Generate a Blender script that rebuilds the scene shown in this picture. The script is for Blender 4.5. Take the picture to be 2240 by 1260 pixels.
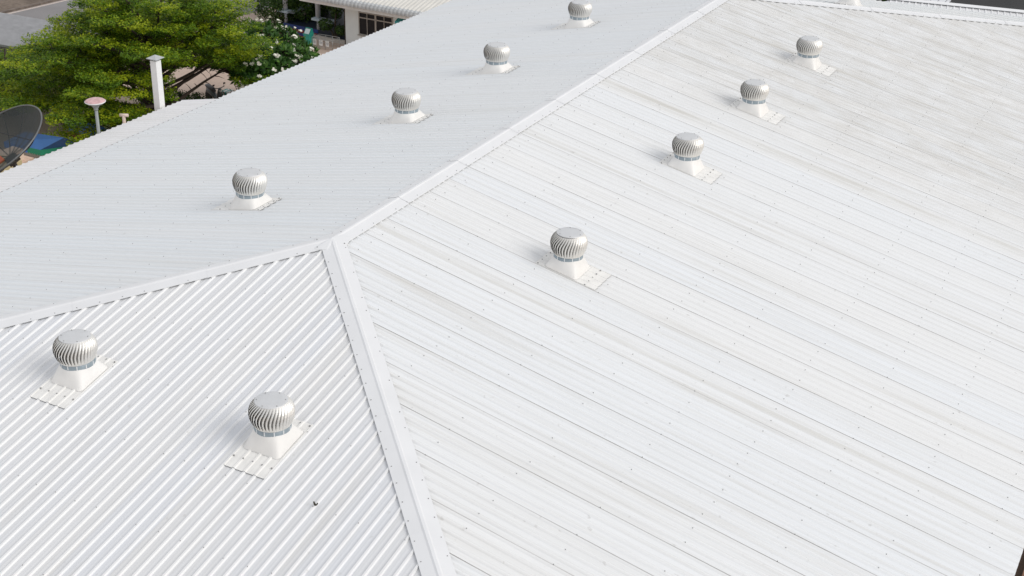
import bpy, bmesh, math, random
import numpy as np
from mathutils import Vector, Matrix, Euler

for o in list(bpy.data.objects): bpy.data.objects.remove(o)
scn = bpy.context.scene
COL = scn.collection
rnd = random.Random(7)
rng = np.random.default_rng(7)

# ------------------------------------------------------------------ camera
CAM = Vector((13.96086, -19.56829, 11.00467))
ROT = Euler((1.1071481, -0.0232721, 0.4897813), 'XYZ')
FPX = 3053.42
cd = bpy.data.cameras.new('camera'); cam = bpy.data.objects.new('camera', cd); COL.objects.link(cam)
cam.location = CAM; cam.rotation_euler = ROT
cd.sensor_width = 36; cd.lens = FPX / 2240 * 36; cd.clip_start = .1; cd.clip_end = 2000
scn.camera = cam
CM = ROT.to_matrix()

# ------------------------------------------------------------------ light
SUN_EL, SUN_AZ = 38, 88          # azimuth clockwise from +Y
w = bpy.data.worlds.new('World'); scn.world = w; w.use_nodes = True
nt = w.node_tree; bg = nt.nodes['Background']
sky = nt.nodes.new('ShaderNodeTexSky'); sky.sky_type = 'NISHITA'; sky.sun_disc = False
sky.sun_elevation = math.radians(SUN_EL); sky.sun_rotation = math.radians(SUN_AZ)
sky.air_density = 1.0; sky.dust_density = 1.5; sky.ozone_density = 1.0
# thin bright cloud veil over the clear sky
vm = nt.nodes.new('ShaderNodeMix'); vm.data_type = 'RGBA'; vm.inputs[0].default_value = 0.75
nt.links.new(sky.outputs[0], vm.inputs[6]); vm.inputs[7].default_value = (6.05, 5.95, 5.85, 1)
nt.links.new(vm.outputs[2], bg.inputs[0]); bg.inputs[1].default_value = 0.15
sd = bpy.data.lights.new('sun', 'SUN'); sun = bpy.data.objects.new('sun', sd); COL.objects.link(sun)
sd.energy = 1.4; sd.angle = math.radians(35); sd.color = (1.0, .965, .91)
a = math.radians(SUN_AZ); e = math.radians(SUN_EL)
sdir = Vector((math.sin(a) * math.cos(e), math.cos(a) * math.cos(e), math.sin(e)))
sun.rotation_euler = sdir.to_track_quat('Z', 'Y').to_euler()
scn.view_settings.view_transform = 'Standard'; scn.view_settings.look = 'None'
scn.view_settings.exposure = -0.06; scn.view_settings.gamma = 1

# ------------------------------------------------------------------ helpers
def ray(px, py):
    return (CM @ Vector(((px - 1120) / FPX, -(py - 630) / FPX, -1))).normalized()
def at(px, py, z):
    d = ray(px, py); return CAM + d * ((z - CAM.z) / d.z)
def at_y(px, py, y):
    d = ray(px, py); return CAM + d * ((y - CAM.y) / d.y)
def at_x(px, py, x):
    d = ray(px, py); return CAM + d * ((x - CAM.x) / d.x)

class MB:
    """collects faces for one mesh"""
    def __init__(s): s.v = []; s.f = []; s.m = []; s.uv = []; s.smooth = []
    def face(s, pts, m=0, uv=None, smooth=False):
        i = len(s.v); s.v += [tuple(p) for p in pts]; s.f.append(tuple(range(i, i + len(pts))))
        s.m.append(m); s.uv.append(uv); s.smooth.append(smooth)
    def box(s, c, size, m=0, rz=0.0, M=None):
        hx, hy, hz = [q / 2 for q in size]
        R = M if M is not None else Matrix.Rotation(rz, 3, 'Z')
        P = [Vector(c) + R @ Vector((x * hx, y * hy, z * hz)) for x in (-1, 1) for y in (-1, 1) for z in (-1, 1)]
        for q in ((0, 1, 3, 2), (4, 6, 7, 5), (0, 4, 5, 1), (2, 3, 7, 6), (0, 2, 6, 4), (1, 5, 7, 3)):
            s.face([P[k] for k in q], m)
    def tube(s, pts, rad, n=8, m=0, caps=True):
        pts = [Vector(p) for p in pts]
        if not hasattr(rad, '__len__'): rad = [rad] * len(pts)
        base = len(s.v); up = Vector((0, 0, 1)); prev = None
        for i, p in enumerate(pts):
            d = (pts[min(i + 1, len(pts) - 1)] - pts[max(i - 1, 0)]).normalized()
            if prev is None:
                x = d.cross(up) if abs(d.z) < .95 else d.cross(Vector((1, 0, 0)))
                x.normalize()
            else:
                x = (prev - d * prev.dot(d)).normalized()
            prev = x; y = d.cross(x)
            for k in range(n):
                t = 2 * math.pi * k / n
                s.v.append(tuple(p + (x * math.cos(t) + y * math.sin(t)) * rad[i]))
        for i in range(len(pts) - 1):
            for k in range(n):
                a0 = base + i * n + k; b0 = base + i * n + (k + 1) % n
                s.f.append((a0, b0, b0 + n, a0 + n)); s.m.append(m); s.uv.append(None); s.smooth.append(True)
        if caps:
            s.f.append(tuple(base + k for k in range(n))[::-1]); s.m.append(m); s.uv.append(None); s.smooth.append(False)
            s.f.append(tuple(base + (len(pts) - 1) * n + k for k in range(n))); s.m.append(m); s.uv.append(None); s.smooth.append(False)
    def lathe(s, prof, n=24, c=(0, 0, 0), m=0, smooth=True):
        base = len(s.v)
        for r, z in prof:
            for k in range(n):
                t = 2 * math.pi * k / n
                s.v.append((c[0] + r * math.cos(t), c[1] + r * math.sin(t), c[2] + z))
        for i in range(len(prof) - 1):
            for k in range(n):
                a0 = base + i * n + k; b0 = base + i * n + (k + 1) % n
                s.f.append((a0, b0, b0 + n, a0 + n)); s.m.append(m); s.uv.append(None); s.smooth.append(smooth)
    def build(s, name, mats, parent=None, merge=False):
        me = bpy.data.meshes.new(name); me.from_pydata(s.v, [], s.f)
        if not isinstance(mats, (list, tuple)): mats = [mats]
        for q in mats: me.materials.append(q)
        me.polygons.foreach_set('material_index', s.m)
        me.polygons.foreach_set('use_smooth', s.smooth)
        if any(u is not None for u in s.uv):
            L = me.uv_layers.new(name='UVMap'); d = []
            for f, u in zip(s.f, s.uv):
                for k in range(len(f)): d += list(u[k]) if u else [0, 0]
            L.data.foreach_set('uv', d)
        me.update()
        o = bpy.data.objects.new(name, me); COL.objects.link(o)
        if parent is not None: o.parent = parent
        return o

def empty(name, loc=(0, 0, 0), rz=0.0):
    o = bpy.data.objects.new(name, None); COL.objects.link(o); o.location = loc; o.rotation_euler = (0, 0, rz)
    o.empty_display_size = .3
    return o
def tag(o, label=None, cat=None, group=None, kind=None):
    if label: o['label'] = label
    if cat: o['category'] = cat
    if group: o['group'] = group
    if kind: o['kind'] = kind
    return o

# ------------------------------------------------------------------ materials
def mat(name, col=(.5, .5, .5), rough=.6, metal=0.0, spec=.5, noise=0.0, nscale=8.0, bump=0.0):
    m = bpy.data.materials.new(name); m.use_nodes = True
    n = m.node_tree; b = n.nodes['Principled BSDF']
    b.inputs['Base Color'].default_value = (*col, 1); b.inputs['Roughness'].default_value = rough
    b.inputs['Metallic'].default_value = metal; b.inputs['Specular IOR Level'].default_value = spec
    if noise or bump:
        tc = n.nodes.new('ShaderNodeTexCoord'); nz = n.nodes.new('ShaderNodeTexNoise')
        nz.inputs['Scale'].default_value = nscale; nz.inputs['Detail'].default_value = 6
        n.links.new(tc.outputs['Object'], nz.inputs['Vector'])
        if noise:
            r = n.nodes.new('ShaderNodeValToRGB')
            r.color_ramp.elements[0].position = .3; r.color_ramp.elements[1].position = .7
            r.color_ramp.elements[0].color = (*[c * (1 - noise) for c in col], 1)
            r.color_ramp.elements[1].color = (*[min(1, c * (1 + noise)) for c in col], 1)
            n.links.new(nz.outputs['Fac'], r.inputs[0]); n.links.new(r.outputs[0], b.inputs['Base Color'])
        if bump:
            bp = n.nodes.new('ShaderNodeBump'); bp.inputs['Strength'].default_value = bump; bp.inputs['Distance'].default_value = .02
            n.links.new(nz.outputs['Fac'], bp.inputs['Height']); n.links.new(bp.outputs[0], b.inputs['Normal'])
    return m

def math_node(n, op, a, b=None, c=None, clamp=False):
    q = n.nodes.new('ShaderNodeMath'); q.operation = op; q.use_clamp = clamp
    for i, v in enumerate((a, b, c)):
        if v is None: continue
        if isinstance(v, (int, float)): q.inputs[i].default_value = v
        else: n.links.new(v, q.inputs[i])
    return q.outputs[0]
def mixc(n, fac, a, b, mode='MIX'):
    q = n.nodes.new('ShaderNodeMix'); q.data_type = 'RGBA'; q.blend_type = mode
    if isinstance(fac, (int, float)): q.inputs[0].default_value = fac
    else: n.links.new(fac, q.inputs[0])
    for i, v in ((6, a), (7, b)):
        if isinstance(v, tuple): q.inputs[i].default_value = (*v, 1)
        else: n.links.new(v, q.inputs[i])
    return q.outputs[2]

def sheet_mat(name, lap=.5, dirt=1.0, cool=(.79, .815, .84), warm=(.83, .825, .81), runs=(), far=None, crest=(.2, .25)):
    m = bpy.data.materials.new(name); m.use_nodes = True
    n = m.node_tree; b = n.nodes['Principled BSDF']
    b.inputs['Roughness'].default_value = .42; b.inputs['Specular IOR Level'].default_value = .35
    uv = n.nodes.new('ShaderNodeUVMap'); sp = n.nodes.new('ShaderNodeSeparateXYZ'); n.links.new(uv.outputs[0], sp.inputs[0])
    U, V = sp.outputs[0], sp.outputs[1]
    # sheet id -> tint
    sid = math_node(n, 'FLOOR', math_node(n, 'DIVIDE', U, .8))
    wn = n.nodes.new('ShaderNodeTexWhiteNoise'); wn.noise_dimensions = '1D'; n.links.new(sid, wn.inputs['W'])
    base = mixc(n, math_node(n, 'MULTIPLY', wn.outputs[0], .55), cool, warm)
    # rib/pan tint
    wn2 = n.nodes.new('ShaderNodeTexWhiteNoise'); wn2.noise_dimensions = '1D'
    n.links.new(math_node(n, 'FLOOR', math_node(n, 'DIVIDE', U, .2)), wn2.inputs['W'])
    base = mixc(n, math_node(n, 'MULTIPLY', wn2.outputs[0], .10), base, (.62, .61, .58), 'MIX')
    def streak(su, sv, lo, hi, seed, detail=4):
        cb = n.nodes.new('ShaderNodeCombineXYZ')
        n.links.new(math_node(n, 'MULTIPLY', U, su), cb.inputs[0]); n.links.new(math_node(n, 'MULTIPLY', V, sv), cb.inputs[1])
        cb.inputs[2].default_value = seed
        nz = n.nodes.new('ShaderNodeTexNoise'); nz.inputs['Detail'].default_value = detail; nz.inputs['Scale'].default_value = 1
        nz.inputs['Roughness'].default_value = .6
        n.links.new(cb.outputs[0], nz.inputs['Vector'])
        mr = n.nodes.new('ShaderNodeMapRange'); mr.inputs[1].default_value = lo; mr.inputs[2].default_value = hi; mr.clamp = True
        n.links.new(nz.outputs['Fac'], mr.inputs[0]); return mr.outputs[0]
    # broad zones of weathering
    zone = streak(.16, .14, .38, .66, 3.3, 3)
    s1 = streak(9, .22, .50, .78, 1.1)       # thin long streaks down the slope
    s2 = streak(2.4, .12, .58, .74, 9.4)     # broad beige runs
    s3 = streak(40, 1.2, .42, .75, 5.0)      # fine grain
    zf = math_node(n, 'MULTIPLY_ADD', zone, .75, .25)
    f1 = math_node(n, 'MULTIPLY', math_node(n, 'MULTIPLY', s1, zf), .50 * dirt, clamp=True)
    f2 = math_node(n, 'MULTIPLY', math_node(n, 'MULTIPLY', s2, zf), .42 * dirt, clamp=True)
    f3 = math_node(n, 'MULTIPLY', s3, .10 * dirt, clamp=True)
    base = mixc(n, f1, base, (.60, .585, .545)); base = mixc(n, f2, base, (.56, .53, .47)); base = mixc(n, f3, base, (.5, .5, .5))
    # paler base colour along the raised ribs than in the pans
    fq = math_node(n, 'ABSOLUTE', math_node(n, 'SUBTRACT', math_node(n, 'FRACT', math_node(n, 'ADD', math_node(n, 'DIVIDE', U, crest[0]), .5)), .5))
    mq = n.nodes.new('ShaderNodeMapRange'); mq.inputs[1].default_value = .185; mq.inputs[2].default_value = .13; n.links.new(fq, mq.inputs[0])
    base = mixc(n, math_node(n, 'MULTIPLY', mq.outputs[0], crest[1]), base, (.88, .88, .875))
    for uc, wd_, st_ in runs:            # long dirt runs left by water from the ridge down single pans
        dd_ = math_node(n, 'ABSOLUTE', math_node(n, 'SUBTRACT', U, uc))
        mr_ = n.nodes.new('ShaderNodeMapRange'); mr_.inputs[1].default_value = wd_; mr_.inputs[2].default_value = wd_ * .55; mr_.interpolation_type = 'SMOOTHSTEP'
        n.links.new(dd_, mr_.inputs[0])
        base = mixc(n, math_node(n, 'MULTIPLY', math_node(n, 'MULTIPLY', mr_.outputs[0], streak(3, .35, .34, .62, uc)), st_, clamp=True), base, (.50, .475, .41))
    if far:                              # older, mottled sheets past this line
        mf = n.nodes.new('ShaderNodeMapRange'); mf.inputs[1].default_value = far[0]; mf.inputs[2].default_value = far[1]; n.links.new(U, mf.inputs[0])
        mott = math_node(n, 'MULTIPLY', streak(1.7, 1.1, .36, .66, 31.0, 3), mf.outputs[0])
        base = mixc(n, math_node(n, 'MULTIPLY', mott, .42), base, (.60, .58, .54))
        fine_ = math_node(n, 'MULTIPLY', streak(10, .5, .40, .70, 44.0, 3), mf.outputs[0])
        base = mixc(n, math_node(n, 'MULTIPLY', fine_, .42), base, (.56, .545, .51))
    # speckle grime
    cbp = n.nodes.new('ShaderNodeCombineXYZ'); n.links.new(U, cbp.inputs[0]); n.links.new(math_node(n, 'MULTIPLY', V, .7), cbp.inputs[1])
    nz = n.nodes.new('ShaderNodeTexNoise'); nz.inputs['Scale'].default_value = 9; nz.inputs['Detail'].default_value = 8
    n.links.new(cbp.outputs[0], nz.inputs['Vector'])
    mr = n.nodes.new('ShaderNodeMapRange'); mr.inputs[1].default_value = .66; mr.inputs[2].default_value = .8; n.links.new(nz.outputs['Fac'], mr.inputs[0])
    base = mixc(n, math_node(n, 'MULTIPLY', mr.outputs[0], .5 * dirt), base, (.38, .36, .33))
    # side lap: grime caught along the edge of each sheet
    fr = math_node(n, 'FRACT', math_node(n, 'DIVIDE', U, .8))
    dd = math_node(n, 'ABSOLUTE', math_node(n, 'SUBTRACT', fr, .5))           # .5 at lap
    ln = math_node(n, 'GREATER_THAN', dd, .5 - .012)
    brk = streak(1.3, .35, .32, .62, 7.7)
    lf = math_node(n, 'MULTIPLY', math_node(n, 'MULTIPLY', ln, math_node(n, 'MULTIPLY_ADD', brk, .7, .3)), lap)
    base = mixc(n, lf, base, (.16, .15, .14))
    n.links.new(base, b.inputs['Base Color'])
    # gentle oil-canning
    bp = n.nodes.new('ShaderNodeBump'); bp.inputs['Strength'].default_value = .25; bp.inputs['Distance'].default_value = .012
    n.links.new(streak(3.5, .8, 0, 1, 2.2, 2), bp.inputs['Height']); n.links.new(bp.outputs[0], b.inputs['Normal'])
    return m

M = {}
M['sheetR'] = sheet_mat('painted_sheet_right', lap=.8, dirt=1.15, runs=((10.98, .16, .46), (10.7, .12, .25), (17.85, .13, .45), (21.1, .12, .42), (.45, .10, .34), (14.6, .11, .4), (-3.9, .09, .26), (6.6, .09, .25), (-8.2, .08, .28), (-5.6, .07, .2)), far=(10.5, 14.5))
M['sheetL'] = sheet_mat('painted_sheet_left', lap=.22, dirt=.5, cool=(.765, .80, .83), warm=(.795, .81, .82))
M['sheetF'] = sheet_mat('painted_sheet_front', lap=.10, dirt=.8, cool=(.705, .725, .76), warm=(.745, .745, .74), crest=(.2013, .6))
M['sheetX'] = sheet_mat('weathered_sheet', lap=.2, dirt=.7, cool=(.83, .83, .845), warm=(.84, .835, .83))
def vary(m, amt=.12):                 # each ventilator has weathered a little differently
    n = m.node_tree; b = n.nodes['Principled BSDF']; oi = n.nodes.new('ShaderNodeObjectInfo')
    src = b.inputs['Base Color'].links[0].from_socket
    q = mixc(n, math_node(n, 'MULTIPLY', oi.outputs['Random'], amt * 2), src, (.50, .46, .40)); n.links.new(q, b.inputs['Base Color'])
M['sheetB'] = sheet_mat('painted_sheet_far', lap=.1, dirt=.7, cool=(.66, .70, .72), warm=(.70, .72, .73))  # same sheet paint, with the far slope's shade put into the base colour
M['screw'] = mat('screw_head', (.30, .30, .30), .5)
M['lap_shade'] = mat('lap_shade_dashes', (.34, .335, .33), .9)  # colour of the painted shadow dashes at the left lap
M['cap'] = mat('flashing_paint', (.765, .775, .79), .4, noise=.025, nscale=1.6)
M['vent_white'] = mat('vent_base_paint', (.84, .83, .81), .45, noise=.03, nscale=5)
M['flash'] = mat('vent_flashing_paint', (.83, .825, .805), .5, noise=.06, nscale=6)
M['steel'] = mat('turbine_steel', (.86, .845, .81), .46, metal=.85, noise=.06, nscale=5)
M['vane_shade'] = mat('turbine_inner_shade', (.03, .028, .026), .6)
vary(M['vent_white'], .05); vary(M['flash'], .03); vary(M['steel'], .10)
M['disc'] = mat('turbine_cap_metal', (.66, .67, .68), .45, metal=.3, noise=.05, nscale=4)
M['collar'] = mat('galvanised_collar', (.30, .36, .40), .5, metal=.2, noise=.1, nscale=10)
M['tab'] = mat('bright_tab', (.75, .77, .78), .4)
M['rust'] = mat('rusty_gutter', (.24, .12, .075), .8, noise=.55, nscale=9)
M['gut_in'] = mat('gutter_inside', (.11, .075, .055), .9)  # darker brown for the inner faces of the gutter
M['wall'] = mat('render_wall', (.79, .82, .81), .8, noise=.04, nscale=1.5)
M['white'] = mat('white_paint', (.80, .80, .79), .5, noise=.03, nscale=3)
M['black'] = mat('black_plastic', (.02, .02, .022), .5)
M['glass'] = mat('dark_glass', (.012, .013, .016), .3, spec=.25)
M['alu'] = mat('window_frame_metal', (.42, .40, .37), .4, metal=.4)
M['galv'] = mat('galvanised_pipe', (.42, .42, .41), .4, metal=.6)
M['paper'] = mat('notice_paper', (.78, .78, .76), .7)
M['ink'] = mat('notice_ink', (.08, .08, .1), .7)
M['teal'] = mat('teal_plastic', (.02, .30, .24), .4, noise=.08)
M['teal_awn'] = mat('teal_awning', (.03, .33, .34), .5)
M['blue_step'] = mat('blue_step_paint', (.02, .05, .20), .5, noise=.15, nscale=3)
M['red_step'] = mat('red_step_paint', (.26, .045, .035), .6, noise=.2, nscale=3)
M['stage'] = mat('dark_floor_tile', (.016, .024, .042), .55, noise=.15, nscale=2)
M['bluegrey'] = mat('blue_grey_paint', (.40, .48, .52), .55, noise=.05)
M['col'] = mat('column_paint', (.50, .53, .56), .6, noise=.05)
M['trunk'] = mat('bark', (.05, .038, .028), .9, noise=.35, nscale=12, bump=.5)
M['can_blue'] = mat('blue_canvas', (.045, .15, .38), .6, noise=.12, nscale=2)
M['can_dark'] = mat('dark_blue_canvas', (.02, .09, .26), .6, noise=.1, nscale=2)
M['val_blue'] = mat('bright_blue_canvas', (.01, .16, .55), .6)
M['val_green'] = mat('green_canvas', (.01, .24, .13), .6)
M['val_red'] = mat('dark_red_canvas', (.22, .012, .03), .6)
M['peach'] = mat('peach_render', (.66, .48, .37), .8, noise=.06, nscale=4)
M['cream'] = mat('cream_render', (.60, .50, .28), .8, noise=.1, nscale=4)
M['lampgrey'] = mat('lamp_post_grey', (.34, .37, .37), .5, noise=.06)
M['lampred'] = mat('faded_red_lamp_top', (.62, .40, .40), .45, noise=.22, nscale=7)
M['tyre'] = mat('tyre_rubber', (.018, .018, .018), .8)
M['bike'] = mat('scooter_grey_plastic', (.10, .11, .12), .3)
M['seat'] = mat('scooter_seat', (.11, .11, .12), .5)
M['orange'] = mat('faded_orange', (.35, .09, .04), .7)
M['roofgrey'] = mat('fibre_cement', (.47, .47, .48), .7, noise=.12, nscale=2)
M['roofcream'] = mat('cream_corrugated', (.68, .665, .62), .6, noise=.06, nscale=2)
M['carwhite'] = mat('car_white', (.70, .71, .74), .25)
M['cardark'] = mat('car_dark_paint', (.015, .015, .03), .2)

def leafmat(name, c1, c2, c3, tr=.35):
    m = bpy.data.materials.new(name); m.use_nodes = True; n = m.node_tree
    b = n.nodes['Principled BSDF']; out = n.nodes['Material Output']
    at_ = n.nodes.new('ShaderNodeAttribute'); at_.attribute_name = 'tint'
    r = n.nodes.new('ShaderNodeValToRGB'); el = r.color_ramp.elements
    el[0].color = (*c1, 1); el[1].color = (*c3, 1); x = el.new(.55); x.color = (*c2, 1)
    n.links.new(at_.outputs['Fac'], r.inputs[0]); n.links.new(r.outputs[0], b.inputs['Base Color'])
    b.inputs['Roughness'].default_value = .5; b.inputs['Specular IOR Level'].default_value = .3
    t = n.nodes.new('ShaderNodeBsdfTranslucent'); n.links.new(r.outputs[0], t.inputs[0])
    mx = n.nodes.new('ShaderNodeMixShader'); mx.inputs[0].default_value = tr
    n.links.new(b.outputs[0], mx.inputs[1]); n.links.new(t.outputs[0], mx.inputs[2]); n.links.new(mx.outputs[0], out.inputs[0])
    return m
M['leaf'] = leafmat('terrace_tree_leaf', (.045, .10, .008), (.15, .27, .012), (.40, .47, .016))
M['leafdk'] = leafmat('plumeria_leaf', (.018, .06, .012), (.05, .135, .02), (.13, .25, .04), .25)
M['leafbush'] = leafmat('bush_leaf', (.018, .05, .010), (.045, .10, .016), (.11, .18, .024), .25)
M['petal'] = mat('white_petal', (.82, .81, .72), .6)

# dish mesh: perforated dark metal (real holes too small to model, mixed as see-through)
def meshmat():
    m = bpy.data.materials.new('perforated_dish_mesh'); m.use_nodes = True; n = m.node_tree
    b = n.nodes['Principled BSDF']; out = n.nodes['Material Output']
    b.inputs['Base Color'].default_value = (.022, .028, .026, 1); b.inputs['Roughness'].default_value = .5
    t = n.nodes.new('ShaderNodeBsdfTransparent'); mx = n.nodes.new('ShaderNodeMixShader'); mx.inputs[0].default_value = .2
    n.links.new(b.outputs[0], mx.inputs[1]); n.links.new(t.outputs[0], mx.inputs[2]); n.links.new(mx.outputs[0], out.inputs[0])
    return m
M['dishmesh'] = meshmat()

# ------------------------------------------------------------------ ground and roads
G = -13.0
def groundmat(name, c1, c2, scale=.6, fine=9):
    m = bpy.data.materials.new(name); m.use_nodes = True; n = m.node_tree; b = n.nodes['Principled BSDF']
    b.inputs['Roughness'].default_value = .9; tc = n.nodes.new('ShaderNodeTexCoord')
    a1 = n.nodes.new('ShaderNodeTexNoise'); a1.inputs['Scale'].default_value = scale; a1.inputs['Detail'].default_value = 5
    a2 = n.nodes.new('ShaderNodeTexNoise'); a2.inputs['Scale'].default_value = fine; a2.inputs['Detail'].default_value = 4
    for q in (a1, a2): n.links.new(tc.outputs['Object'], q.inputs['Vector'])
    f = math_node(n, 'MULTIPLY_ADD', a2.outputs['Fac'], .5, math_node(n, 'MULTIPLY', a1.outputs['Fac'], .5))
    mr = n.nodes.new('ShaderNodeMapRange'); mr.inputs[1].default_value = .35; mr.inputs[2].default_value = .65
    n.links.new(f, mr.inputs[0]); n.links.new(mixc(n, mr.outputs[0], c1, c2), b.inputs['Base Color'])
    return m
def poly(name, pts, m, kind='structure'):
    b = MB(); b.face(pts); o = b.build(name, m); o['kind'] = kind; return o
poly('ground', [(-900, -900, G), (900, -900, G), (900, 900, G), (-900, 900, G)], groundmat('pale_earth', (.46, .35, .285), (.58, .46, .38)))
def up(v, d): return Vector((v.x, v.y, G + d))
# road at upper left, running diagonally
e0, e1 = at(-200, 79, G), at(420, -66, G); dv = (e1 - e0); n0 = Vector((dv.y, -dv.x, 0)).normalized()
if n0.dot(Vector((1, -1, 0))) < 0: n0 = -n0
e0 = e0 - dv; e1 = e1 + dv * 3
poly('road', [up(e0, .004), up(e1, .004), up(e1 + n0 * 11, .004), up(e0 + n0 * 11, .004)], groundmat('worn_asphalt', (.20, .19, .19), (.26, .25, .25), .4, 14))
poly('road_edge_line', [up(e0 + n0 * .1, .008), up(e1 + n0 * .1, .008), up(e1 + n0 * .32, .008), up(e0 + n0 * .32, .008)], mat('edge_line', (.55, .48, .43), .8, noise=.15))
kb = MB(); k0 = e0 - n0 * .15; k1 = e1 - n0 * .15
kb.box(((k0.x + k1.x) / 2, (k0.y + k1.y) / 2, G + .06), ((k1 - k0).length, .2, .12), rz=math.atan2((k1 - k0).y, (k1 - k0).x))
ko = kb.build('kerb', mat('dirty_kerb', (.16, .13, .11), .9, noise=.4, nscale=3)); ko['kind'] = 'structure'
poly('verge', [up(e0 - n0 * .3, .006), up(e1 - n0 * .3, .006), up(e1 - n0 * 40, .006), up(e0 - n0 * 40, .006)], groundmat('dark_soil', (.10, .075, .055), (.24, .19, .15), .5, 4))
pp = [at(1700, 60, G), at(2400, 90, G), at(2600, -60, G), at(1700, -120, G)]
poly('car_park', [up(q, .004) for q in pp], groundmat('dark_asphalt', (.022, .022, .023), (.034, .034, .035), .5, 20))

# ------------------------------------------------------------------ warehouse roof
S, SF, L, Y0 = .21109, .20503, 21.1536, .0807
GG = S / SF
def zroof(x, y): return -max(S * abs(x), SF * -y, SF * (y - L), 0)
PROF = [(-.034, 0), (-.016, .026), (.016, .026), (.034, 0), (.080, 0), (.088, .002), (.112, .002), (.120, 0)]
def pt(face, u, v, h):
    if face == 'R': return (v, u, -S * v + h)
    if face == 'L': return (-v, u, -S * v + h)
    if face == 'F': return (u, -v, -SF * v + h)
    return (u, L + v, -SF * v + h)
def start(face, u):
    if face in 'RL': return -u / GG if u < 0 else ((u - L) / GG if u > L else 0)
    return abs(u) * GG
def eaveL(y): return 11.75 - .018 * y if y < 10.85 else 11.62 - .034 * (y - 10.85)
def panel(name, face, u0, u1, pitch, phase, vend, m, parent, vstart=None, drop=0.0, screws=True, uvoff=0.0, lapphase=.6, extra=None):
    b = MB(); us = []
    k = math.floor((u0 - phase) / pitch)
    while phase + k * pitch < u1 + pitch:
        for du, h in PROF: us.append((phase + k * pitch + du * pitch / .2, h * (1.0 if face == 'F' else .95)))
        k += 1
    us = [q for q in us if u0 <= q[0] <= u1]
    st = vstart or (lambda u: start(face, u))
    rev = face in 'LB' 
    for (ua, ha), (ub, hb) in zip(us[:-1], us[1:]):
        sa, sb = st(ua), st(ub); ea, eb = vend(ua), vend(ub)
        if sa >= ea - .02 and sb >= eb - .02: continue
        sa = min(sa, ea); sb = min(sb, eb)
        P = [pt(face, ua, sa, ha - drop), pt(face, ub, sb, hb - drop), pt(face, ub, eb, hb - drop), pt(face, ua, ea, ha - drop)]
        o_ = uvoff - (phase + lapphase)
        U = [(ua + o_, sa), (ub + o_, sb), (ub + o_, eb), (ua + o_, ea)]
        if face in ('R', 'B'): P.reverse(); U.reverse()
        if face == 'B': P.reverse(); U.reverse(); 
        b.face(P, 0, U, smooth=(face != 'F'))
    if screws:
        k = math.ceil((u0 - phase) / pitch)
        row = .55
        while row < 14:
            kk = k
            while phase + kk * pitch < u1:
                u = phase + kk * pitch
                v = row + rnd.uniform(-.03, .03)
                if (kk + int(row / 1.3)) % 2 == 0 and rnd.random() < .88 and st(u) + .35 < v < vend(u) - .1:
                    x, y, z = pt(face, u + rnd.uniform(-.01, .01), v, .028 - drop)
                    r = .0072 if face in 'R' else .0058
                    P = [(x + r * math.cos(t * math.pi / 3), y + r * math.sin(t * math.pi / 3)) for t in range(6)]
                    b.face([(q[0], q[1], z + .012 + zroof(q[0], q[1]) - zroof(x, y)) for q in P], 1)
                    for t in range(6):
                        p1, p2 = P[t], P[(t + 1) % 6]
                        b.face([(p1[0], p1[1], z - .01), (p2[0], p2[1], z - .01), (p2[0], p2[1], z + .012 + zroof(*p2) - zroof(x, y)), (p1[0], p1[1], z + .012 + zroof(*p1) - zroof(x, y))], 1)
                kk += 1
            row += 1.32
    if extra: extra(b)
    o = b.build(name, [m, M['screw'], M['lap_shade']], parent)
    bm = bmesh.new(); bm.from_mesh(o.data); bmesh.ops.remove_doubles(bm, verts=bm.verts, dist=2e-5); bm.to_mesh(o.data); bm.free()
    return o

wh = empty('warehouse', (0, 0, G))
tag(wh, 'large building under a hipped roof of white ribbed metal sheets, filling most of the view', 'building')
def adopt(o, parent):                 # parts are modelled in world space
    o.parent = parent; o.matrix_parent_inverse = Matrix.Translation(-Vector(parent.location)) if parent.rotation_euler.z == 0 else (Matrix.Translation(parent.location) @ Matrix.Rotation(parent.rotation_euler.z, 4, 'Z')).inverted()
    return o
def wp(o, label=None):
    adopt(o, wh)
    if label: o['label'] = label
    return o
wp(panel('roof_panel', 'R', -13.2, L + 13.2, .2, Y0, lambda u: 12.93, M['sheetR'], None), 'right hand roof slope with long sheet laps and beige dirt streaks')
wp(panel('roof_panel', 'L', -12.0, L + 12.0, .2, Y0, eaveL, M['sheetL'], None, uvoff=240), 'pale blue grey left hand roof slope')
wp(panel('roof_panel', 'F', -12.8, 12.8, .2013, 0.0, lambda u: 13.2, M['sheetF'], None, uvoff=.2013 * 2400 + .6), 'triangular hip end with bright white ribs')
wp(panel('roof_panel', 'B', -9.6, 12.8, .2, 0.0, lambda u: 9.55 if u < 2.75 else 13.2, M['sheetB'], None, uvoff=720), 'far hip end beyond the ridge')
def lap_shade_dashes(b):                     # dark dashes stand in for the shadow at the overlap, pan by pan
    for k in range(-40, 54):
        y = Y0 + .1 + .2 * k; x = -eaveL(y) + .03
        if y > 10.7 or start('L', y) > 11.4: continue
        b.box((x, y, -S * abs(x) + .002), (.03, rnd.uniform(.09, .15), .01), 2, M=Matrix.Rotation(-math.atan(S), 3, 'Y'))
# lean-to strip below the left eave
wp(panel('eave_extension', 'L', -12.0, 10.87, .2, Y0, lambda u: 13.62 - .055 * u if u < 10.85 else 13.02, M['sheetX'], None,
         vstart=lambda u: max(11.3, start('L', u)), drop=.032, screws=False, uvoff=960, extra=lap_shade_dashes), 'weathered off white sheets lapped under the left eave')

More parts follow.
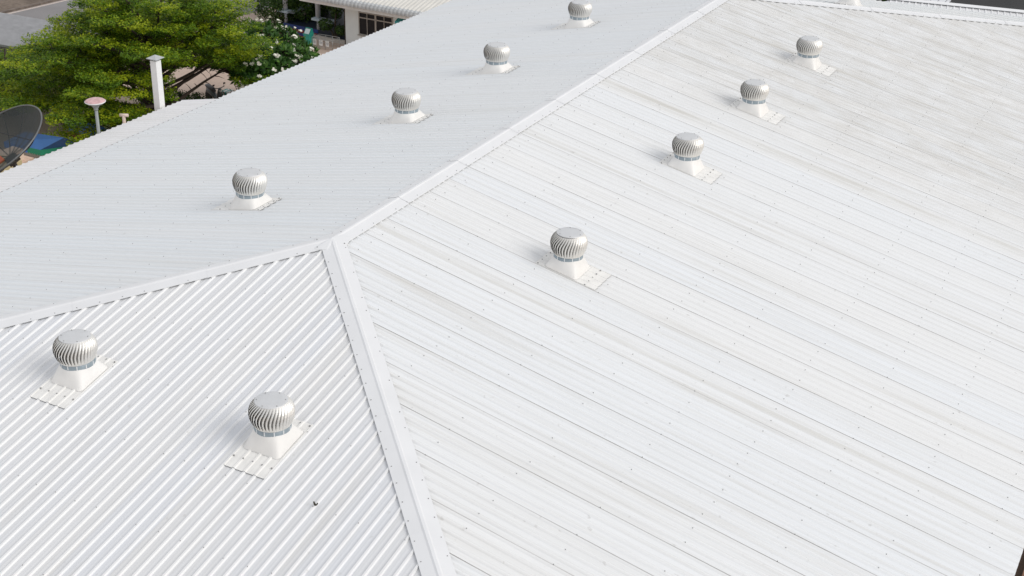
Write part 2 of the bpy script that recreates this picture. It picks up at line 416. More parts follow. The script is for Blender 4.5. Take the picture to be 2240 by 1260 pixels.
def cap(name, A, B, wd=.24, seg=2.45, hgt=.036):
    A = Vector(A); B = Vector(B); d = B - A; Ln = d.length; d.normalize()
    h = Vector((d.x, d.y, 0)).normalized(); pr = Vector((-h.y, h.x, 0))
    sec = [(-wd, hgt - .012), (-wd, hgt), (-.05, hgt + .012), (-.022, hgt + .028), (.022, hgt + .028), (.05, hgt + .012), (wd, hgt), (wd, hgt - .012)]
    b = MB(); n = max(1, round(Ln / seg))
    for i in range(n):
        t0 = Ln * i / n - (.04 if i else 0); t1 = Ln * (i + 1) / n
        rows = []
        for t, ex in ((t0, .005), (t1, .0)):
            c = A + d * t; row = []
            for o_, e_ in sec:
                q = c + pr * o_
                row.append((q.x, q.y, zroof(q.x, q.y) + e_ + ex))
            rows.append(row)
        for j in range(len(sec) - 1):
            b.face([rows[0][j], rows[1][j], rows[1][j + 1], rows[0][j + 1]], 0)
    # screw heads along both flaps
    t = .3
    while t < Ln - .2:
        for sgn in (-1, 1):
            if rnd.random() < .7:
                q = A + d * (t + rnd.uniform(-.02, .02)) + pr * sgn * (wd - .045)
                b.tube([(q.x, q.y, zroof(q.x, q.y) + hgt), (q.x, q.y, zroof(q.x, q.y) + hgt + .012)], .010, 6, 1)
        t += .4 if abs(d.z) < 1e-4 else .57
    return wp(b.build(name, [M['cap'], M['screw']]))
cap('ridge_cap', (0, 0, 0), (0, L, 0), .25)
cap('hip_cap', (0, 0, 0), (-11.75, -11.75 * GG, 0))
cap('hip_cap', (0, 0, 0), (12.7, -12.7 * GG, 0))
cap('hip_cap', (0, L, 0), (12.7, L + 12.7 * GG, 0))
cap('hip_cap', (0, L, 0), (-8.8, L + 8.8 * GG, 0))
# patch of flashing where ridge and hips meet
b = MB()
pts = [(-.34, -.10), (-.30, .12), (-.02, .36), (.22, .30), (.30, .02), (.10, -.34), (-.12, -.40)]
ctr = (0, 0, .076)
top = [(x, y, zroof(x, y) + .052) for x, y in pts]
for i in range(len(pts)):
    q0, q1 = top[i], top[(i + 1) % len(pts)]
    b.face([ctr, q1, q0]); b.face([q0, q1, (q1[0], q1[1], q1[2] - .02), (q0[0], q0[1], q0[2] - .02)])
for q in top[::2]: b.tube([(q[0] * .86, q[1] * .86, q[2]), (q[0] * .86, q[1] * .86, q[2] + .022)], .013, 6, 1)
wp(b.build('junction_flashing', [M['cap'], M['screw']]))
# rusty box gutter along the right eave
b = MB(); x0, x1 = 12.88, 13.03; zt = -S * 12.93 - .03; ya, yb = -13.2, L + 13.2
for (xa, za), (xb, zb), mm in (((x0, zt - .02), (x0, zt - .10), 1), ((x0, zt - .10), (x1, zt - .10), 1), ((x1, zt - .10), (x1, zt), 0), ((x1, zt), (x1 + .035, zt), 0), ((x1 + .035, zt), (x1 + .035, zt - .18), 0)):
    b.face([(xa, ya, za), (xb, ya, zb), (xb, yb, zb), (xa, yb, za)], mm)
wp(b.build('gutter', [M['rust'], M['gut_in']]), 'rusty brown gutter under the right eave')
b = MB(); zb_ = -2.75
def prism(b, P, z0, z1, m=0):
    n_ = len(P)
    for i in range(n_):
        a_, c_ = P[i], P[(i + 1) % n_]
        b.face([(*a_, z0), (*c_, z0), (*c_, z1), (*a_, z1)], m)
    b.face([(*q, z1) for q in P], m)
prism(b, [(-12.3, -12.5), (12.4, -12.5), (12.4, 33.6), (3.2, 33.6), (3.2, 30.2), (-10.4, 30.2), (-10.4, 10.4), (-12.3, 10.4)], G, -3.05)
wp(b.build('wall', M['wall']))

# low roof joined beyond the far hip end
an = empty('annex', (6, 33.4, G)); tag(an, 'lower white metal roof with a capped edge joined beyond the far hip end, top right', 'building')
a0, b0 = Vector((2.84, 30.92, -2.03)), Vector((7.2, 33.78, -2.64)); a1, b1 = Vector((2.80, 31.30, -2.0)), Vector((7.06, 34.25, -2.54))
def ext(p, q, t): return p + (q - p) * t
T = 1.9
b = MB(); N = 40; prev = None
for i in range(N + 1):
    for du, h in PROF:
        t = (i + du / .2) / N * T
        if t < 0 or t > T: continue
        lo = ext(a0, b0, t) + Vector((0, 0, h)); hi = ext(a1, b1, t) + Vector((0, 0, h))
        if prev: b.face([prev[0], lo, hi, prev[1]])
        prev = (lo, hi)
adopt(b.build('roof_panel', M['cap']), an)
b = MB(); dr = (b1 - a1).normalized(); pr = Vector((-dr.y, dr.x, 0)).normalized()
sec = [(-.12, .03), (-.12, .045), (0, .09), (.03, .10), (.3, .02), (.32, -.2)]
for j in range(len(sec) - 1):
    q = [ext(a1, b1, t) + pr * s_[0] + Vector((0, 0, s_[1])) for s_ in (sec[j], sec[j + 1]) for t in (0, T)]
    b.face([q[0], q[1], q[3], q[2]])
adopt(b.build('ridge_cap', M['cap']), an)
b = MB(); q0 = a1 + pr * .1; q1 = ext(a1, b1, T) + pr * .1; q2 = q1 + pr * 3; q3 = q0 + pr * .6
prism(b, [(q0.x, q0.y), (q1.x, q1.y), (q1.x - .4, q1.y + .3), (q0.x - .1, q0.y + .3)], G, -3.6)
adopt(b.build('wall', M['wall']), an)

# ------------------------------------------------------------------ roof ventilators
def make_ventilator():
    root = empty('roof_ventilator')
    s_ = S
    # flashing sheet with its own ribs, local +X runs down the slope
    b = MB(); x0_, x1_ = -.52, .76
    ys = []
    for k in range(-2, 3):
        for du, h in PROF: ys.append((k * .2 + du, h))
    ys = [q for q in ys if -.385 <= q[0] <= .385]; ys = [(-.385, 0)] + ys + [(.385, 0)]
    for (ya_, ha), (yb_, hb) in zip(ys[:-1], ys[1:]):
        ha = ha * .6 + .024; hb = hb * .6 + .024
        n_ = 8
        for i in range(n_):
            xa = x0_ + (x1_ - x0_) * i / n_; xb = x0_ + (x1_ - x0_) * (i + 1) / n_
            b.face([(xa, ya_, -s_ * xa + ha), (xb, ya_, -s_ * xb + ha), (xb, yb_, -s_ * xb + hb), (xa, yb_, -s_ * xa + hb)])
        for xe in (x0_, x1_):
            b.face([(xe, ya_, -s_ * xe + ha), (xe, yb_, -s_ * xe + hb), (xe, yb_, -s_ * xe + hb - .008), (xe, ya_, -s_ * xe + ha - .008)], 2)
    for xs_ in (x0_ + .05, x1_ - .22):
        for k in range(-2, 3):
            y = k * .18; z = -s_ * xs_ + .03
            b.tube([(xs_, y, z), (xs_, y, z + .016)], .014, 6, 1)
    b.build('flashing_sheet', [M['flash'], M['screw'], M['screw']], root)
    # square to round base
    b = MB(); n_ = 48; rows = []
    H = .27
    for j in range(9):
        t = j / 8; row = []
        for k in range(n_):
            an_ = 2 * math.pi * (k + .5) / n_; c_, s2 = math.cos(an_), math.sin(an_)
            q = .35 / max(abs(c_), abs(s2)); sqx, sqy = q * c_, q * s2
            te = t ** .95
            x = sqx * (1 - te) + .288 * c_ * te; y = sqy * (1 - te) + .288 * s2 * te
            z = (-s_ * sqx + .03) * (1 - t) + H * t
            row.append((x, y, z))
        rows.append(row)
    for j in range(8):
        for k in range(n_):
            k2 = (k + 1) % n_
            b.face([rows[j][k], rows[j][k2], rows[j + 1][k2], rows[j + 1][k]], smooth=True)
    o = b.build('vent_base', M['vent_white'], root)
    bm = bmesh.new(); bm.from_mesh(o.data); bmesh.ops.remove_doubles(bm, verts=bm.verts, dist=1e-5); bm.to_mesh(o.data); bm.free()
    # collar
    b = MB(); b.lathe([(.292, H - .02), (.292, H + .075), (.285, H + .08), (.27, H + .08)], 40)
    for k in range(12):
        t = 2 * math.pi * k / 12 + .2
        b.box((.295 * math.cos(t), .295 * math.sin(t), H + .03), (.008, .016, .07), 1, rz=t)
    b.build('collar', [M['collar'], M['tab']], root)
    # turbine head: curved vanes
    b = MB(); NV = 38; zt_, zb2 = .745, H + .085
    def prof(t):      # t 0 top..1 bottom -> r,z
        z = zt_ + (zb2 - zt_) * t
        r = float(np.interp(t, (0, .06, .14, .26, .42, .58, .74, .88, 1), (.252, .285, .316, .345, .362, .362, .350, .330, .308)))
        return r, z
    for k in range(NV):
        p0 = 2 * math.pi * k / NV; prev = None
        for j in range(15):
            t = j / 14; r, z = prof(t)
            ph = p0 + .24 * (1 - t) - .15 * math.sin(math.pi * t)
            wv = 2 * math.pi / NV * 1.12
            inn = .043 * math.sin(math.pi * (t * .9 + .07))
            row = [(r * math.cos(ph), r * math.sin(ph), z),
                   ((r - inn * .12) * math.cos(ph - wv * .4), (r - inn * .12) * math.sin(ph - wv * .4), z),
                   ((r - inn) * math.cos(ph - wv), (r - inn) * math.sin(ph - wv), z)]
            if prev:
                for i in (0, 1): b.face([prev[i], prev[i + 1], row[i + 1], row[i]], smooth=True)
            prev = row
    b.lathe([(.19, zb2), (.27, zb2 + .12), (.27, zt_ - .1), (.2, zt_ - .01)], 24, m=1)  # added dark drum, painted shade behind the vane gaps
    b.lathe([(.300, zb2 - .012), (.304, zb2), (.304, zb2 + .02), (.29, zb2 + .028)], 40)
    b.build('turbine_head', [M['steel'], M['vane_shade']], root)
    b = MB(); b.lathe([(.258, zt_ - .012), (.262, zt_), (.25, zt_ + .006), (.15, zt_ + .012), (.0001, zt_ + .016)], 40)
    for k in range(6):
        t = 2 * math.pi * k / 6
        b.tube([(.225 * math.cos(t), .225 * math.sin(t), zt_ + .006), (.225 * math.cos(t), .225 * math.sin(t), zt_ + .018)], .008, 6, 1)
    b.build('top_cap', [M['disc'], M['screw']], root)
    return root
def dup(root, loc, rz):
    r = root.copy(); COL.objects.link(r); r.location = loc; r.rotation_euler = (0, 0, rz)
    for ch in list(root.children):
        c_ = ch.copy(); COL.objects.link(c_); c_.parent = r
        if c_.name.startswith(('turbine_head', 'top_cap')): c_.rotation_euler = (rnd.uniform(-.02, .02), rnd.uniform(-.02, .02), rnd.uniform(0, 6.28))
    return r
proto = make_ventilator()
PI = math.pi
R_, L_, F_, B_ = 0, PI, -PI / 2, PI / 2
VENTS = [
 (2.2143, -4.88, F_, 'steel turbine ventilator nearest the bottom edge, on the near hip end'),
 (-1.8117, -4.88, F_, 'steel turbine ventilator at the far left of the near hip end, its flashing edge curled'),
 (3.64, 2.6807, R_, 'nearest and largest turbine ventilator on the right roof slope'),
 (3.64, 8.8807, R_, 'second turbine ventilator up the right slope, beside a beige dirt streak'),
 (3.64, 13.4807, R_, 'third turbine ventilator up the right slope, between two others'),
 (3.64, 18.0807, R_, 'farthest turbine ventilator on the right slope, near the far hip'),
 (-3.40, 1.8807, L_, 'nearest turbine ventilator on the left slope, above the hip junction'),
 (-3.40, 8.0807, L_, 'second turbine ventilator up the left slope, between the nearest one and the third'),
 (-3.40, 12.6807, L_, 'third turbine ventilator up the left slope, below the last one'),
 (-3.40, 17.8807, L_, 'small farthest turbine ventilator on the left slope, at the top edge'),
 (2.8, 25.35, B_, 'ventilator behind the far hip cap, only its white base in view at the top'),
]
for i, (x, y, rz, lab) in enumerate(VENTS):
    z = zroof(x, y); o = proto if i == 0 else dup(proto, (x, y, z), rz)
    o.location = (x, y, z); o.rotation_euler = (0, 0, rz)
    tag(o, lab, 'ventilator', 'turbine ventilators on the white roof')

# small dry leaf lying on the near hip end
b = MB(); c0 = Vector((3.65, -5.79, zroof(3.65, -5.79) + .012)); rows = []
for i_ in range(7):
    u_ = i_ / 6; wd_ = .020 * math.sin(math.pi * (u_ * .86 + .07)); cx_ = (u_ - .5) * .075
    rows.append([c0 + Vector((cx_ + .3 * w_, w_ * wd_ / .034, .008 + .5 * abs(w_) + .25 * (u_ - .5) ** 2)) for w_ in (-.03, -.012, .012, .03)])
for i_ in range(6):
    for k in range(3): b.face([rows[i_][k], rows[i_ + 1][k], rows[i_ + 1][k + 1], rows[i_][k + 1]])
tag(b.build('dry_leaf', mat('dry_leaf', (.05, .045, .03), .8)), 'small dark curled leaf lying on the near hip end', 'leaf')

# ------------------------------------------------------------------ flue, pipe, lamp by the left eave
fp = at_x(350, 240, -13.22); fl = empty('flue', (fp.x, fp.y, fp.z - 1.6)); tag(fl, 'square white flue duct rising past the left eave with a flat pyramid rain cap', 'chimney')
top_z = fp.z + 1.50
b = MB(); hs = .108
b.box((fp.x, fp.y, (top_z + fp.z - 1.6) / 2), (2 * hs, 2 * hs, top_z - fp.z + 1.6))
adopt(b.build('duct', M['white']), fl)
for sx in (-1, 1):
    for sy in (-1, 1):
        b = MB(); b.box((fp.x + sx * .085, fp.y + sy * .085, top_z + .04), (.025, .025, .08)); adopt(b.build('cap_leg', M['galv']), fl)
b = MB(); c4 = [(fp.x + sx * .18, fp.y + sy * .18, top_z + .08) for sx, sy in ((-1, -1), (1, -1), (1, 1), (-1, 1))]; ap = (fp.x, fp.y, top_z + .17)
for i in range(4):
    b.face([c4[i], c4[(i + 1) % 4], ap]); q0, q1 = c4[i], c4[(i + 1) % 4]
    b.face([q0, q1, (q1[0], q1[1], q1[2] - .02), (q0[0], q0[1], q0[2] - .02)])
b.face([(q[0], q[1], q[2] - .02) for q in c4][::-1])
adopt(b.build('rain_cap', mat('flue_cap_metal', (.45, .47, .48), .5, noise=.1)), fl)

q = at_x(272, 268, -13.4)
b = MB(); b.tube([(q.x, q.y, q.z - 1.2), (q.x, q.y, q.z + .22)], .05, 12); b.tube([(q.x - .10, q.y - .05, q.z + .22), (q.x + .12, q.y + .06, q.z + .22)], .048, 12)
tag(b.build('vent_pipe', mat('peach_pvc', (.66, .53, .46), .5)), 'short peach coloured pipe with a tee top at the left eave', 'pipe')

q = at_x(216, 290, -13.9); lp = empty('yard_lamp', (q.x, q.y, G)); tag(lp, 'grey lamp post with a round faded red and white top beside the left eave', 'street lamp')
hz = q.z + .72
b = MB(); b.tube([(q.x, q.y, G), (q.x, q.y, hz)], [.09, .045], 14); b.tube([(q.x, q.y, hz - .04), (q.x, q.y, hz + .04)], .06, 14)
adopt(b.build('post', M['lampgrey']), lp)
b = MB(); b.lathe([(.05, 0), (.09, .05), (.11, .10), (.22, .15), (.27, .19), (.275, .21)], 28, (q.x, q.y, hz)); adopt(b.build('lamp_bowl', M['lampgrey']), lp)
b = MB(); b.lathe([(.275, .21), (.285, .225), (.262, .25), (.20, .275), (.10, .292), (.001, .298)], 28, (q.x, q.y, hz)); adopt(b.build('lamp_cover', [M['lampred']]), lp)
b = MB(); b.lathe([(.284, .200), (.296, .208), (.296, .222), (.284, .228)], 28, (q.x, q.y, hz)); adopt(b.build('lamp_rim', M['white']), lp)

# ------------------------------------------------------------------ peach block and satellite dish
q = at(36, 352, -4.6)
pb_ = empty('peach_building', (q.x, q.y, G)); tag(pb_, 'peach rendered block with a pale parapet below the satellite dish', 'building')
b = MB(); prism(b, [(q.x - 3.2, q.y - 1.2), (q.x + .25, q.y - 1.2), (q.x + .25, q.y + .45), (q.x - 3.2, q.y + .45)], G, -4.6); adopt(b.build('wall', M['peach']), pb_)
b = MB(); prism(b, [(q.x - .30, q.y - .7), (q.x + .12, q.y - .7), (q.x + .12, q.y + .2), (q.x - .30, q.y + .2)], -4.598, -4.25); adopt(b.build('parapet', mat('pale_peach', (.78, .62, .50), .8, noise=.05)), pb_)
q2 = at(4, 372, -4.2); b = MB(); prism(b, [(q2.x - 1.6, q2.y - .9), (q2.x + .3, q2.y - .9), (q2.x + .3, q2.y + .5), (q2.x - 1.6, q2.y + .5)], -4.596, -4.0); adopt(b.build('water_tank_base', M['cream']), pb_)

dc = at_x(-6.7, 312.4, -15.1)
dist = (dc - CAM).length; Rd = 110 * dist / FPX * .98
nx, ny, nz_ = -.6425 * .906, .7662 * .906, .4226
vdir = ray(-6.7, 312.4); vr = (CM.col[0] - vdir * CM.col[0].dot(vdir)).normalized(); vu = vr.cross(vdir)
ndir = (vr * nx + vu * ny - vdir * nz_).normalized()
DQ = ndir.to_track_quat('Z', 'Y').to_matrix()
dish = empty('satellite_dish', (dc.x, dc.y, dc.z)); tag(dish, 'large dark mesh satellite dish on a stand at the far left edge', 'satellite dish')
def dp(r, t, off=0):
    dep = .52 * (1 - (r / Rd) ** 2)
    return dc + DQ @ Vector((r * math.cos(t), r * math.sin(t), -dep + off))
b = MB(); NA = 48
for i in range(8):
    for k in range(NA):
        r0, r1 = Rd * i / 8, Rd * (i + 1) / 8; t0, t1 = 2 * PI * k / NA, 2 * PI * (k + 1) / NA
        b.face([dp(r0, t0), dp(r1, t0), dp(r1, t1), dp(r0, t1)] if i else [dp(0, 0), dp(r1, t0), dp(r1, t1)], smooth=True)
adopt(b.build('mesh_panel', M['dishmesh']), dish)
b = MB()
for k in range(12):
    t = 2 * PI * k / 12; b.tube([dp(Rd * i / 8, t, -.02) for i in range(9)], .014, 6)
adopt(b.build('rib', M['black']), dish)
b = MB(); b.tube([dp(Rd, 2 * PI * k / 48) for k in range(49)], .022, 8, caps=False); adopt(b.build('rim', mat('rim_metal', (.16, .165, .165), .4, metal=.5)), dish)
foc = dc + DQ @ Vector((0, 0, .55))
b = MB()
for k in range(3):
    b.tube([dp(Rd * .98, 2 * PI * k / 3 + .5), foc], .012, 6)
b.tube([foc, foc + DQ @ Vector((0, 0, .25))], .07, 12)
adopt(b.build('feed_arm', M['black']), dish)
hub = dp(0, 0, -.05)
b = MB(); base_z = -4.6
b.tube([hub, hub - ndir * .35 + Vector((0, 0, -.2)), Vector((hub.x, hub.y, base_z))], .07, 10)
for k in range(3):
    t = 2 * PI * k / 3 + .2; b.tube([Vector((hub.x, hub.y, hub.z - .75)), Vector((hub.x + .6 * math.cos(t), hub.y + .6 * math.sin(t), base_z))], .028, 8)
b.box(hub - ndir * .1, (.35, .35, .12), M=DQ)
adopt(b.build('stand', mat('stand_paint', (.03, .022, .018), .6)), dish)
b = MB(); oc = dp(.25, 4.4, .03); b.box(oc, (.30, .16, .04), M=DQ); adopt(b.build('label_plate', M['orange']), dish)

# ------------------------------------------------------------------ canopies, scooters
def canopy(P0, P1, P2, R0, R1, ze, zr, val, label, n_posts=True):
    p0, p1, p2 = [at(*q, ze) for q in (P0, P1, P2)]; r0, r1 = at(*R0, zr), at(*R1, zr); p3 = p2 + (p0 - p1)
    root = empty('market_canopy', ((p0.x + p2.x) / 2, (p0.y + p2.y) / 2, G)); tag(root, label, 'canopy', 'blue canvas canopies below the left eave')
    b = MB(); b.face([p0, p1, r1, r0], 0); b.face([p1, p2, r1], 1); b.face([p2, p3, r0, r1], 1); b.face([p3, p0, r0], 0)
    adopt(b.build('canvas_top', [M['can_blue'], M['can_dark']]), root)
    b = MB()
    for (s0, s1), ms in (((p0, p1), val[0]), ((p1, p2), val[1])):
        n_ = 22
        for i in range(n_):
            t0, t1 = i / n_, (i + 1) / n_; a_ = s0.lerp(s1, t0); c_ = s0.lerp(s1, t1); mm = ms[0] if t0 < .62 else ms[1]
            mid = (a_ + c_) / 2
            b.face([a_, c_, c_ - Vector((0, 0, .22)), mid - Vector((0, 0, .30)), a_ - Vector((0, 0, .22))], mm)
    adopt(b.build('valance', [M['val_blue'], M['val_green'], M['val_red'], M['can_dark']]), root)
    for p_ in (p0, p1, p2, p3):
        b = MB(); c_ = (p0 + p2) / 2; q = p_.lerp(c_, .08); b.tube([(q.x, q.y, G), (q.x, q.y, ze)], .025, 8); adopt(b.build('post', M['galv']), root)
canopy((8, 310), (88, 328), (178, 316), (55, 288), (140, 301), G + 2.3, G + 2.9, ((0, 1), (1, 1)), 'blue canvas canopy with a blue and green scalloped edge, beside the dish')
canopy((147, 286), (204, 301), (262, 292), (150, 262), (212, 272), G + 2.2, G + 2.8, ((2, 2), (3, 3)), 'blue canvas canopy with a dark red edge, behind the lamp post')

def make_scooter():
    r = empty('scooter')
    for sx in (-.62, .62):
        b = MB(); b.tube([(sx + .001 * 0, -.05, .28), (sx, .05, .28)], .28, 20); b.build('wheel', M['tyre'], r)
    b = MB()
    b.tube([(-.75, 0, .62), (-.5, 0, .62), (-.15, 0, .5), (.1, 0, .36), (.35, 0, .38), (.5, 0, .72), (.52, 0, .95)], [.07, .14, .15, .12, .12, .13, .08], 10)
    b.box((-.62, 0, .5), (.35, .12, .12)); b.build('body', M['bike'], r)
    b = MB(); b.tube([(-.82, 0, .80), (-.6, 0, .80), (-.25, 0, .76), (.02, 0, .70)], [.07, .13, .13, .08], 12); b.build('seat', M['seat'], r)
    b = MB(); b.tube([(.45, -.33, 1.02), (.5, -.1, .98), (.5, .1, .98), (.45, .33, 1.02)], .02, 8)
    for sy in (-.25, .25): b.tube([(.48, sy, 1.0), (.48, sy * 1.2, 1.15)], .008, 6); b.box((.48, sy * 1.25, 1.18), (.02, .12, .08))
    b.build('handlebar', M['black'], r)
    b = MB(); b.lathe([(.001, .07), (.05, .055), (.08, .0)], 14); o = b.build('headlight', M['white'], r); o.location = (.57, 0, .86); o.rotation_euler = (0, PI / 2, 0)
    return r
sc = make_scooter(); q = at(470, 207, G + .5); sc.location = (q.x, q.y, G); sc.rotation_euler = (0, 0, -.35)
tag(sc, 'parked dark grey scooter with its seat showing above the roof edge, under the trees', 'scooter', 'parked scooters')
s2 = dup(sc, (0, 0, G), 2.5); q = at(178, 306, G + .4); s2.location = (q.x, q.y, G)
tag(s2, 'parked black scooter between the two blue canopies', 'scooter', 'parked scooters')
q = at(492, 207, G + .35); b = MB()
for k, mm in enumerate((0, 1, 0, 1)): b.box((q.x + .12 * k, q.y, q.z), (.12, .5, .5), mm, rz=0)
b.tube([(q.x, q.y, G), (q.x, q.y, q.z)], .03)
tag(b.build('striped_bag', [M['teal'], M['paper']]), 'green and white striped bag beside the dark grey scooter', 'bag')

# ------------------------------------------------------------------ small shed roof upper left
sh = [at(-60, 22, G + 3), at(122, 52, G + 3), at(104, 68, G + 2.7), at(40, 86, G + 2.7), at(-60, 80, G + 2.7)]
c_ = sum(sh, Vector()) / 5
shed = empty('shed', (c_.x, c_.y, G)); tag(shed, 'grey corrugated shed roof beside the road, partly behind the tree', 'shed')
A0, A1 = at(-120, 12, G + 3.1), at(122, 52, G + 3.1); B0, B1 = at(-120, 76, G + 2.6), at(110, 116, G + 2.6)
b = MB(); nr = 13
for i in range(nr * 4):
    t0, t1 = i / (nr * 4), (i + 1) / (nr * 4)
    h = lambda t: .15 * math.sin(2 * PI * nr * t)
    p_ = [A0.lerp(B0, t0) + Vector((0, 0, h(t0))), A1.lerp(B1, t0) + Vector((0, 0, h(t0))), A1.lerp(B1, t1) + Vector((0, 0, h(t1))), A0.lerp(B0, t1) + Vector((0, 0, h(t1)))]
    b.face(p_, smooth=True)
adopt(b.build('roof', M['roofgrey']), shed)
b = MB(); Q = [A0.lerp(B1, .06), A1.lerp(B0, .06), B1.lerp(A0, .06), B0.lerp(A1, .06)]
prism(b, [(v.x, v.y) for v in Q], G, G + 2.4); adopt(b.build('wall', mat('shed_wall', (.25, .22, .2), .9, noise=.1)), shed)

# ------------------------------------------------------------------ white building with window
wc = at(757, 99, G); X0, Yw = wc.x, wc.y
wb = empty('white_building', (X0 + 5, Yw + 3, G)); tag(wb, 'low white building with a corrugated roof curling over its eave, top centre', 'building')
ev = at_y(757, 19, Yw - 1.0); ZE = ev.z        # underside of fascia
b = MB(); prism(b, [(X0, Yw), (X0 + 22, Yw), (X0 + 22, Yw + 8), (X0, Yw + 8)], G, ZE + .10); adopt(b.build('wall', M['wall']), wb)
XL = X0 - 2.45
b = MB(); b.box(((XL + X0 + 22.5) / 2, Yw - 1.0, ZE + .11), (X0 + 22.5 - XL, .05, .22)); b.box(((XL + X0 + 22.5) / 2, Yw - .52, ZE + .17), (X0 + 22.5 - XL, .9, .03)); adopt(b.build('fascia', mat('fascia_paint', (.78, .76, .73), .6, noise=.06)), wb)
b = MB(); pitch = .26; n_ = int((X0 + 22.5 - XL) / pitch * 4); secs = []
sec = [(-1.16, -.16), (-1.17, -.02), (-1.13, .10), (-1.0, .17), (-.8, .22), (4.2, 1.25), (9.2, .2)]
for i in range(n_):
    for j in range(len(sec) - 1):
        P = []
        for (ii, jj) in ((i, j), (i + 1, j), (i + 1, j + 1), (i, j + 1)):
            x = XL + ii * pitch / 4; hh = .045 * (0, 1, 1, 0)[ii % 4]
            y_, z_ = sec[jj]
            if jj < 2: P.append((x, Yw + y_ - hh, ZE + .38 + z_))
            else: P.append((x, Yw + y_, ZE + .38 + z_ + hh))
        b.face(P, 1 if j < 3 else 0)
adopt(b.build('roof', [M['roofcream'], mat('grey_curl', (.50, .52, .53), .6, noise=.1, nscale=2)]), wb)  # curled eave in grey, slope above it in cream
wn = MB(); wx0, wx1 = X0 + .98, X0 + 3.25; wz0 = at_y(788, 74, Yw).z; wz1 = at_y(788, 26, Yw).z
b = MB(); b.box(((wx0 + wx1) / 2, Yw - .01, (wz0 + wz1) / 2), (wx1 - wx0, .02, wz1 - wz0)); gl = adopt(b.build('window_glass', M['glass']), wb)
b = MB(); ft = .06; zz = wz0 + (wz1 - wz0) * .76
for x in (wx0, wx0 + (wx1 - wx0) * .245, wx0 + (wx1 - wx0) * .755, wx1): b.box((x, Yw - .03, (wz0 + wz1) / 2), (ft if x in (wx0, wx1) else .035, .05, wz1 - wz0 + .04))
b.box(((wx0 + wx1) / 2, Yw - .03, (wz0 + wz1) / 2), (.11, .054, wz1 - wz0 + .03))
for z in (wz0, zz, wz1): b.box(((wx0 + wx1) / 2, Yw - .032, z), (wx1 - wx0, .05, ft))
b.box(((wx0 + wx1) / 2, Yw - .07, wz0 - .05), (wx1 - wx0 + .15, .14, .05))
adopt(b.build('window_frame', M['alu']), wb)
aw = at_y(872, 38, Yw - .3); b = MB()
b.face([(aw.x, Yw, aw.z + .12), (aw.x + 1.3, Yw, aw.z + .12), (aw.x + 1.3, Yw - .7, aw.z - .12), (aw.x, Yw - .7, aw.z - .12)])
b.face([(aw.x, Yw - .7, aw.z - .12), (aw.x + 1.3, Yw - .7, aw.z - .12), (aw.x + 1.3, Yw - .7, aw.z - .24), (aw.x, Yw - .7, aw.z - .24)])
adopt(b.build('awning', M['teal_awn']), wb)
b = MB(); b.box((X0 - .05, Yw + 2.5, (G + ZE) / 2), (.06, 5, ZE - G)); adopt(b.build('side_wall', mat('shaded_brown_wall', (.045, .03, .022), .8, noise=.2)), wb)  # side wall's shade put into the colour of a dark brown sheet

# garden kerb and paving strip beside the white building
b = MB(); b.box((X0 - 1.2, Yw + .1, G + .12), (2.6, .16, .24)); o = b.build('garden_kerb', mat('pale_kerb', (.5, .47, .43), .8, noise=.1)); o['kind'] = 'structure'

# ------------------------------------------------------------------ open pavilion
c1, c2 = at(626, 49, G + .45), at(697, 64, G + .45)
pv = empty('pavilion', (c1.x, c1.y, G)); tag(pv, 'open pavilion with grey columns, dark floor and blue and red steps', 'pavilion')
dx = (c2 - c1); dx.z = 0; ux = dx.normalized(); uy = Vector((-ux.y, ux.x, 0))
def pvbox(u0, u1, v0, v1, z0, z1, b, m=0):
    P = [c1 + ux * u + uy * v for u, v in ((u0, v0), (u1, v0), (u1, v1), (u0, v1))]
    for i in range(4):
        a_, d_ = P[i], P[(i + 1) % 4]; b.face([(a_.x, a_.y, z0), (d_.x, d_.y, z0), (d_.x, d_.y, z1), (a_.x, a_.y, z1)], m)
    b.face([(q.x, q.y, z1) for q in P], m)
W_ = dx.length
b = MB(); pvbox(-.1, W_ * 2.4, -.1, 16, G, G + .45, b); adopt(b.build('floor', M['stage']), pv)
b = MB(); pvbox(-.12, W_ * 1.02, -.13, -.103, G, G + .452, b, 0); pvbox(-.3, W_ * 1.02, -.60, -.133, G, G + .22, b, 1); pvbox(-.32, W_ * 1.02, -.63, -.603, G, G + .222, b, 0); pvbox(-1.2, W_ * .95, -1.4, -.633, G, G + .06, b, 1)
adopt(b.build('steps', [M['blue_step'], M['red_step']]), pv)
for u, v in ((0, 0), (W_, 0), (0, 3.2), (W_, 3.2), (0, 6.4), (W_, 6.4), (2 * W_, 3.2)):
    q = c1 + ux * u + uy * v
    b = MB(); b.tube([(q.x, q.y, G + .45), (q.x, q.y, G + 1.2)], .10, 14); b.tube([(q.x, q.y, G + 1.2), (q.x, q.y, G + 4.2)], .15, 16)
    adopt(b.build('column', M['col']), pv)
b = MB(); pvbox(-.45, .35, -.25, .3, G + 1.1, G + 1.22, b); pvbox(-.02, .3, .3, 3.2, G + .95, G + 1.12, b); pvbox(.3, W_ + .3, 3.0, 3.3, G + 1.05, G + 1.2, b)
adopt(b.build('bench_ledge', M['bluegrey']), pv)
b = MB(); pvbox(W_ - .35, W_ + 1.2, -.22, .28, G + 1.0, G + 1.13, b); adopt(b.build('bench_ledge', M['bluegrey']), pv)
b = MB(); pvbox(-.8, W_ * 2.4, -.6, 16.5, G + 4.2, G + 4.35, b); adopt(b.build('roof', M['roofgrey']), pv)

